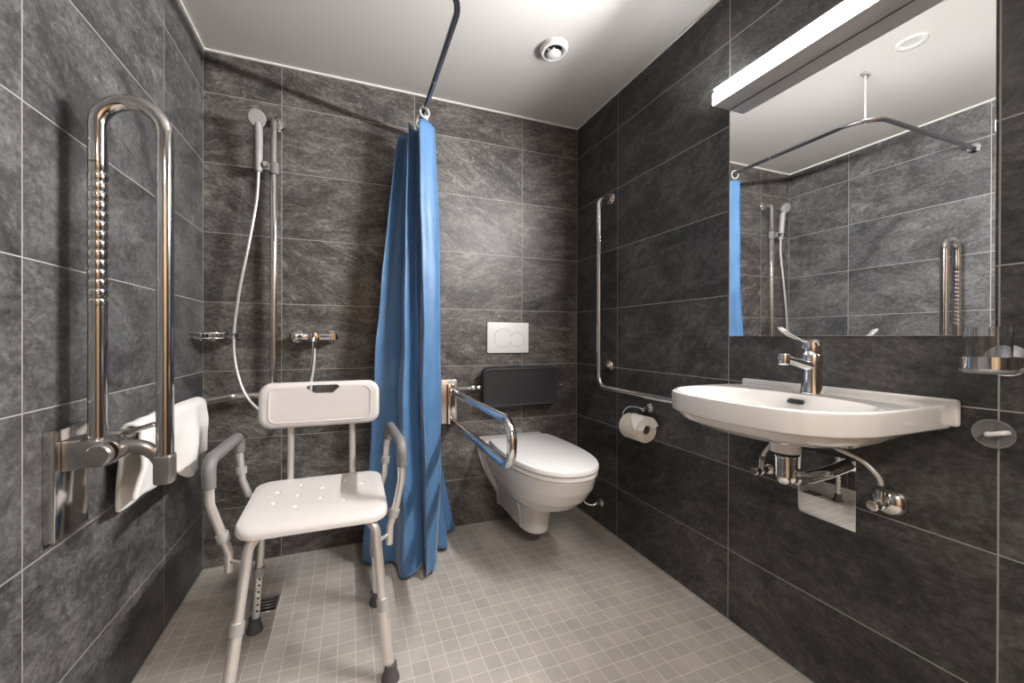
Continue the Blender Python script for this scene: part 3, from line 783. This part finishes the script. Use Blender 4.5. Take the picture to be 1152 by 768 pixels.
# ------------------------------------------------------------------ towel over the handrail
def towel():
    b = B(); ny = 72; rows = []
    y0, y1 = -.715, -.235
    G = lambda f, c, w: math.exp(-((f - c) / w) ** 2)
    for i in range(ny + 1):
        f = i / ny; y = y0 + (y1 - y0) * f
        # bottom of the front layer: long at the near end, short in the middle, long again where the far corner hangs
        sm = lambda a, c: 1 / (1 + math.exp(-(a) / c))
        zf = .632 - .042 * sm(.24 - f, .03) - .100 * sm(f - .50, .035) + .040 * sm(f - .86, .03)
        zb = .548 - .012 * f
        lobe = .020 * G(f, .05, .14) + .034 * G(f, .66, .13) + .012 * G(f, .98, .06)
        row = []; r0 = .0225; npf = 44
        for k in range(npf + 1):
            u = k / npf
            if u < .36:
                q = u / .36; x = .056 - r0 + .002 - .006 * (1 - q) + .004 * math.sin(f * 19); z = zb + (.752 - zb) * q
            elif u < .52:
                a = PI * (u - .36) / .16; x = .056 - r0 * math.cos(a); z = .752 + r0 * math.sin(a) * 1.05
            else:
                q = (u - .52) / .48
                x = .056 + r0 - .014 * q + lobe * math.sin(min(1., q * 1.15) * PI * .62) + .0045 * math.sin(f * 30 + q * 3) * q; z = .752 + (zf - .752) * q
            w = noise.noise(Vector((f * 5, u * 5, 2.)))
            x = max(.016, x + .006 * w)
            z += .004 * noise.noise(Vector((f * 8, u * 3, 8.)))
            yy = y + (-.045 * (1 if u > .52 else 0) * max(0, (u - .52) / .48) * (1 - f) ** 2) + .010 * noise.noise(Vector((u * 4, f * 3, 5.)))
            row.append(b.verts.new((x, yy, z)))
        rows.append(row)
    for A, C in zip(rows, rows[1:]):
        for k in range(len(A) - 1): b.faces.new((A[k], A[k + 1], C[k + 1], C[k]))
    o = obj('hand_towel', b, 'towel', loc=(.06, -.46, .55), ang=80)
    md = o.modifiers.new('thickness', 'SOLIDIFY'); md.thickness = .013; md.offset = 0
    md = o.modifiers.new('round', 'SUBSURF'); md.levels = 1; md.render_levels = 1
    tag(o, 'crumpled white towel draped over the handrail on the left wall', 'towel')
towel()

# ------------------------------------------------------------------ folded-up support rail on the left wall
LY = -.876
t = thing('folding_grab_rail', 'tall polished folding grab rail, folded up against the left wall', 'grab rail', (0, LY, .69))
b = B(); box(b, (0, LY - .045, .575), (.020, LY + .066, .808), .002, 2); obj('wall_plate', b, 'steel', t)
b = B(); box(b, (.020, LY - .028, .718), (.046, LY + .045, .782), .003, 2); box(b, (.044, LY - .034, .722), (.094, LY + .035, .779), .004, 2); pv = obj('pivot_housing', b, 'bracket', t, label='grey metal pivot housing')
b = B(); lathe(b, [(0, 0), (.0235, 0), (.0235, .012), (.020, .016), (0, .017)], (.088, LY - .030, .750), '-y', 30); obj('pivot_cap', b, 'bracket', pv)
b = B(); lathe(b, [(.0, 0), (.0265, 0), (.0265, .050), (0, .050)], (.094, LY - .022, .750), 'y', 28); obj('pivot_collar', b, 'steel', pv)
xa, xb, zt = .068, .190, 1.5345
arcp = [((xa + xb) / 2 - .061 * math.cos(PI * k / 24), LY, zt - .061 + .061 * math.sin(PI * k / 24)) for k in range(25)]
b = B(); tube(b, [(xa, LY, 1.385)] + arcp + [(xb, LY, .70)], .0168, 24); obj('loop_tube', b, 'steel', t)
# ribbed grip on the tube next to the wall
pts = []; rr = []
z = 1.388
def add(z, r): pts.append((xa, LY, z)); rr.append(r)
add(1.390, .0168); add(1.372, .0168); z = 1.372
while z > 1.092:
    add(z - .0015, .0158); add(z - .0045, .0157); add(z - .0060, .0170); add(z - .0090, .0176); add(z - .0180, .0176); add(z - .0203, .0170); z -= .0215
add(z - .002, .0168); add(.770, .0168)
b = B(); tube(b, pts, rr, 24); obj('ribbed_grip_tube', b, 'steel', t)
b = B()
ap = spline([(.098, LY, .752), (.125, LY - .002, .756), (.152, LY - .002, .750), (.172, LY, .732), (.184, LY, .708)], 7)
tube(b, ap, [.0175 - .003 * i / (len(ap) - 1) for i in range(len(ap))], 16, flat=(.75, 1)); obj('link_arm', b, 'bracket', t, label='curved grey arm')
b = B(); box(b, (xb - .018, LY - .018, .664), (xb + .018, LY + .018, .732), .006, 3); obj('end_cap', b, 'bracket', t, label='grey end cap')
b = B()
lp = spline([(.072, LY + .046, .766), (.092, LY + .046, .775), (.118, LY + .046, .783), (.144, LY + .046, .791), (.160, LY + .046, .796)], 6)
tube(b, lp, [.012] * 6 + [.016] * 6 + [.018] * 6 + [.017] * 4 + [.013, .010, .004], 16, flat=(1, .34)); lv = obj('release_lever', b, 'steel', t)
b = B()
for i in range(7): 
    x = .095 + .008 * i; tube(b, [(x, LY + .034, .7815 + .0025 * i), (x, LY + .058, .7815 + .0025 * i)], .0014, 8)
obj('lever_ridges', b, 'bracket', lv)

# ------------------------------------------------------------------ floor drain
t = thing('floor_drain', 'small dark slotted floor drain beside the rear left leg of the shower chair', 'drain', (.303, -.335, 0))
b = B(); box(b, (.262, -.380, -.002), (.342, -.290, .0012), .0008, 1); obj('frame', b, 'satin', t)
b = B(); box(b, (.267, -.375, -.002), (.337, -.295, .0018), .0004, 1); obj('grate', b, 'dark', t, label='dark grate')
b = B()
for k in range(4): box(b, (.268, -.362 + .0185 * k, .0015), (.336, -.353 + .0185 * k, .0032), .0006, 1)
obj('grate_bars', b, 'bracket', t)

# ------------------------------------------------------------------ shower chair
t = thing('shower_chair', 'white shower chair with aluminium legs and grey armrests on the mosaic floor', 'chair', (.50, -.62, 0))
# seat: rounded tray with dished top and waterfall front
def seat_ring(k, z, droop=.0):
    out = []
    for x, y in rrect(.293 + k, .709 - k, -.772 + k, -.432 - k, .055 - k * .5, 8):
        f = (-.432 - y) / .34
        out.append((x, y, z - droop * max(0, f - .7) ** 2 * 6 - .012 * f))
    return out
b = B()
loft(b, [seat_ring(.020, .462), seat_ring(.006, .464, .01), seat_ring(.0, .472, .02), seat_ring(0, .487, .03), seat_ring(.004, .495, .03), seat_ring(.014, .4985, .03), seat_ring(.030, .4975, .02), seat_ring(.10, .494, .0)])
st = obj('seat', b, 'chairplastic', t, ang=60)
cb = B()
for (x, y) in [(.375, -.545), (.375, -.625), (.44, -.505), (.44, -.585), (.44, -.665), (.51, -.545), (.51, -.625), (.58, -.505), (.58, -.585), (.58, -.665), (.64, -.545)]:
    zz = .4945 - .012 * (-.432 - y) / .34
    lathe(cb, [(0, -.006), (.004, -.0055), (.0075, -.0035), (.0095, .0), (.0105, .012), (0, .012)], (x, y, zz), 'z', 20)
cut(st, cb)
# backrest
b = B()
def brg(k, y, bow=.012):
    out = []
    for x, z in rrect(.298 + k, .702 - k, .682 + k, .842 - k, .042 - k * .6, 8):
        q = ((x - .5) / .2) ** 2; out.append((x, y - bow * q, z))
    return out
loft(b, [brg(.008, -.418), brg(0, -.424), brg(0, -.440), brg(.003, -.446), brg(.010, -.450), brg(.016, -.4515), brg(.03, -.4520), brg(.06, -.4520)])
bk = obj('backrest', b, 'chairplastic', t, ang=60)
bb = B(); ro = rrect(.330, .670, .702, .824, .026, 8)
k_ = next(i for i in range(len(ro)) if ro[i][0] > .5 > ro[i + 1][0])
ro = ro[:k_ + 1] + [(.570, .824), (.552, .798), (.540, .793), (.468, .793), (.456, .798), (.438, .824)] + ro[k_ + 1:]
zn = lambda x, z: (x, -.4526 - .012 * ((x - .5) / .2) ** 2 * .92, z)
tube(bb, [zn(x, z) for x, z in ro], .0026, 8, closed=True); obj('raised_outline', bb, 'chairplastic', bk)
cb = B(); sl_ = [(.450, .827), (.458, .832), (.552, .832), (.560, .827), (.560, .822), (.540, .803), (.534, .800), (.476, .800), (.470, .803), (.450, .822)]
loft(cb, [[(x, -.52, z) for x, z in sl_], [(x, -.38, z) for x, z in sl_]]); cut(bk, cb)
for xx, nm in ((.396, 'l'), (.606, 'r')):
    b = B(); tube(b, fillet([(xx, -.560, .452), (xx, -.440, .452), (xx, -.416, .70), (xx, -.412, .80)], .03), .0115, 16); obj('back_post', b, 'alu', t)
# frame under the seat
b = B(); tube(b, fillet([(.372, -.715, .448), (.372, -.49, .448)], 0), .0125, 14); tube(b, [(.632, -.715, .448), (.632, -.49, .448)], .0125, 14)
tube(b, [(.34, -.600, .452), (.665, -.600, .452)], .0115, 14); obj('seat_frame', b, 'alu', t)
# legs
def leg(top_, knee, foot, cz, rear=False):
    top_, knee, foot = Vector(top_), Vector(knee), Vector(foot)
    at = lambda z: knee + (foot - knee) * ((knee.z - z) / (knee.z - foot.z))
    b = B(); tube(b, fillet([top_, knee, at(cz - .01)], .05, 10), .0138, 18)
    l = obj('leg', b, 'alu', t)
    b = B(); tube(b, [at(cz + .02), at(.03)], .0120 if rear else .0165, 18); obj('extension', b, 'alu', l)
    b = B(); tube(b, [at(cz + .018), at(cz - .012)], .0185, 18); obj('collar', b, 'collar', l, label='grey plastic collar')
    b = B(); ff = at(.0); lathe(b, [(0, 0), (.024, 0), (.026, .003), (.025, .010), (.019, .026), (.0175, .048), (0, .048)], (ff.x, ff.y, 0), 'z', 26); obj('rubber_foot', b, 'rubber', l, label='dark grey rubber foot')
    if rear:
        b = B()
        for k in range(6):
            p = at(.075 + .022 * k); lathe(b, [(0, 0), (.0032, 0), (.0032, .003), (0, .003)], (p.x + .0045, p.y - .0105, p.z), Matrix.Rotation(math.radians(25), 4, 'Z') @ AX['-y'], 12)
        obj('adjustment_holes', b, 'dark', l, label='row of dark holes')
leg((.420, -.700, .452), (.335, -.748, .448), (.289, -.822, 0), .225)
leg((.582, -.700, .452), (.668, -.748, .448), (.710, -.815, 0), .205)
leg((.400, -.492, .452), (.322, -.486, .448), (.291, -.470, 0), .205, True)
leg((.600, -.492, .452), (.676, -.486, .448), (.692, -.468, 0), .205, True)
# armrests
def arm(xt0, xt1, fr, rr_, side):
    a = obj('armrest', tube(B(), fillet(fr + rr_, [.03] * (len(fr) - 2) + [.036, .036] + [.03] * (len(rr_) - 2), 8), .0118, 16), 'alu', t)
    f1, f2 = Vector(fr[-2]), Vector(fr[-1]); r1, r2 = Vector(rr_[0]), Vector(rr_[1])
    b = B(); g = fillet([f2 + (f1 - f2) * .62, f2, r1, r1 + (r2 - r1) * .62], .036, 10)
    tube(b, g, [.0165] + [.0175] * (len(g) - 2) + [.0165], 18); obj('grip', b, 'greyplastic', a, label='grey foam grip')
    for P_, k in ((fr, 1), (rr_, 2)):
        L_ = fr if k == 1 else rr_[::-1]
        p, q = Vector(L_[1]), Vector(L_[2]); m_ = p + (q - p) * .55; d_ = (q - p).normalized()
        b = B(); tube(b, [m_ - d_ * .012, m_ + d_ * .012], .0165, 18); obj('collar', b, 'collar', a, label='grey plastic collar')
    # pin holding the lower end to the leg
    p0 = Vector(fr[0]) + Vector((0, 0, .03)); lx = .326 if side < 0 else .675
    b = B(); tube(b, [p0, (lx, -.762, .385)], .006, 10); obj('pin', b, 'alu', a)
    p0 = Vector(rr_[-1]); b = B(); tube(b, [p0, (p0.x - side * .07, p0.y - .03, .452)], .008, 10); obj('pin', b, 'alu', a)
arm(0, 0, [(.279, -.722, .352), (.279, -.722, .405), (.253, -.724, .487), (.235, -.726, .545), (.231, -.726, .664)],
    [(.236, -.440, .664), (.242, -.440, .575), (.248, -.440, .510), (.268, -.440, .455)], -1)
arm(0, 0, [(.714, -.722, .352), (.716, -.722, .408), (.738, -.722, .482), (.752, -.722, .55), (.7515, -.722, .666)],
    [(.742, -.440, .664), (.730, -.440, .582), (.722, -.440, .475), (.706, -.440, .425)], 1)
b = B(); box(b, (.372, -.74, .432), (.405, -.712, .462), .004); obj('clip', b, 'chairplastic', t)
b = B(); box(b, (.600, -.74, .432), (.633, -.712, .462), .004); obj('clip', b, 'chairplastic', t)

# ------------------------------------------------------------------ light
ld = bpy.data.lights.new('downlight_beam', 'SPOT'); ld.energy = 9; ld.color = (1., .92, .83); ld.spot_size = math.radians(118); ld.spot_blend = .75; ld.shadow_soft_size = .034
lo = bpy.data.objects.new('downlight_beam', ld); COL.objects.link(lo); lo.location = (.926, -1.052, H - .012)
hd_ = bpy.data.lights.new('hall_fill_light', 'AREA'); hd_.energy = 44; hd_.color = (1., .93, .86); hd_.shape = 'RECTANGLE'; hd_.size = .6; hd_.size_y = .6  # area fill added in the unseen hall to brighten the fronts, no fitting
ho = bpy.data.objects.new('hall_fill_light', hd_); COL.objects.link(ho); ho.location = (.9, -3.0, 2.29)
w = bpy.data.worlds.new('world'); scn.world = w; w.use_nodes = True
w.node_tree.nodes['Background'].inputs[0].default_value = (.5, .5, .5, 1); w.node_tree.nodes['Background'].inputs[1].default_value = .0

# ------------------------------------------------------------------ camera (level wide-angle, standing at the door)
f_, yaw, pit, rol = 431.503, .3425, -.0022, .0023
cd = bpy.data.cameras.new('camera'); co = bpy.data.objects.new('camera', cd); COL.objects.link(co)
cd.sensor_fit = 'HORIZONTAL'; cd.sensor_width = 36; cd.lens = f_ / 1152 * 36
cd.shift_x = (576 - 546.353) / 1152; cd.shift_y = -(384 - 381.061) / 1152
cd.clip_start = .02
sy_, cy_ = math.sin(yaw), math.cos(yaw)
fwv = Vector((sy_, cy_, 0)); rt = Vector((cy_, -sy_, 0)); up = Vector((0, 0, 1))
f2 = fwv * math.cos(pit) + up * math.sin(pit); u2 = up * math.cos(pit) - fwv * math.sin(pit)
r3 = rt * math.cos(rol) + u2 * math.sin(rol); u3 = u2 * math.cos(rol) - rt * math.sin(rol)
co.matrix_world = Matrix(((r3.x, u3.x, -f2.x, .593), (r3.y, u3.y, -f2.y, -1.9673), (r3.z, u3.z, -f2.z, 1.0032), (0, 0, 0, 1)))
scn.camera = co

vs = scn.view_settings
scn.display_settings.display_device = 'sRGB'
vs.view_transform = 'Standard'; vs.look = 'None'; vs.gamma = 1; vs.use_curve_mapping = False; vs.exposure = 0.7
cy = scn.cycles
cy.use_denoising = True; cy.max_bounces = 10; cy.diffuse_bounces = 5; cy.glossy_bounces = 6; cy.transmission_bounces = 8
cy.sample_clamp_indirect = 6; cy.blur_glossy = .3; cy.caustics_reflective = False; cy.caustics_refractive = False
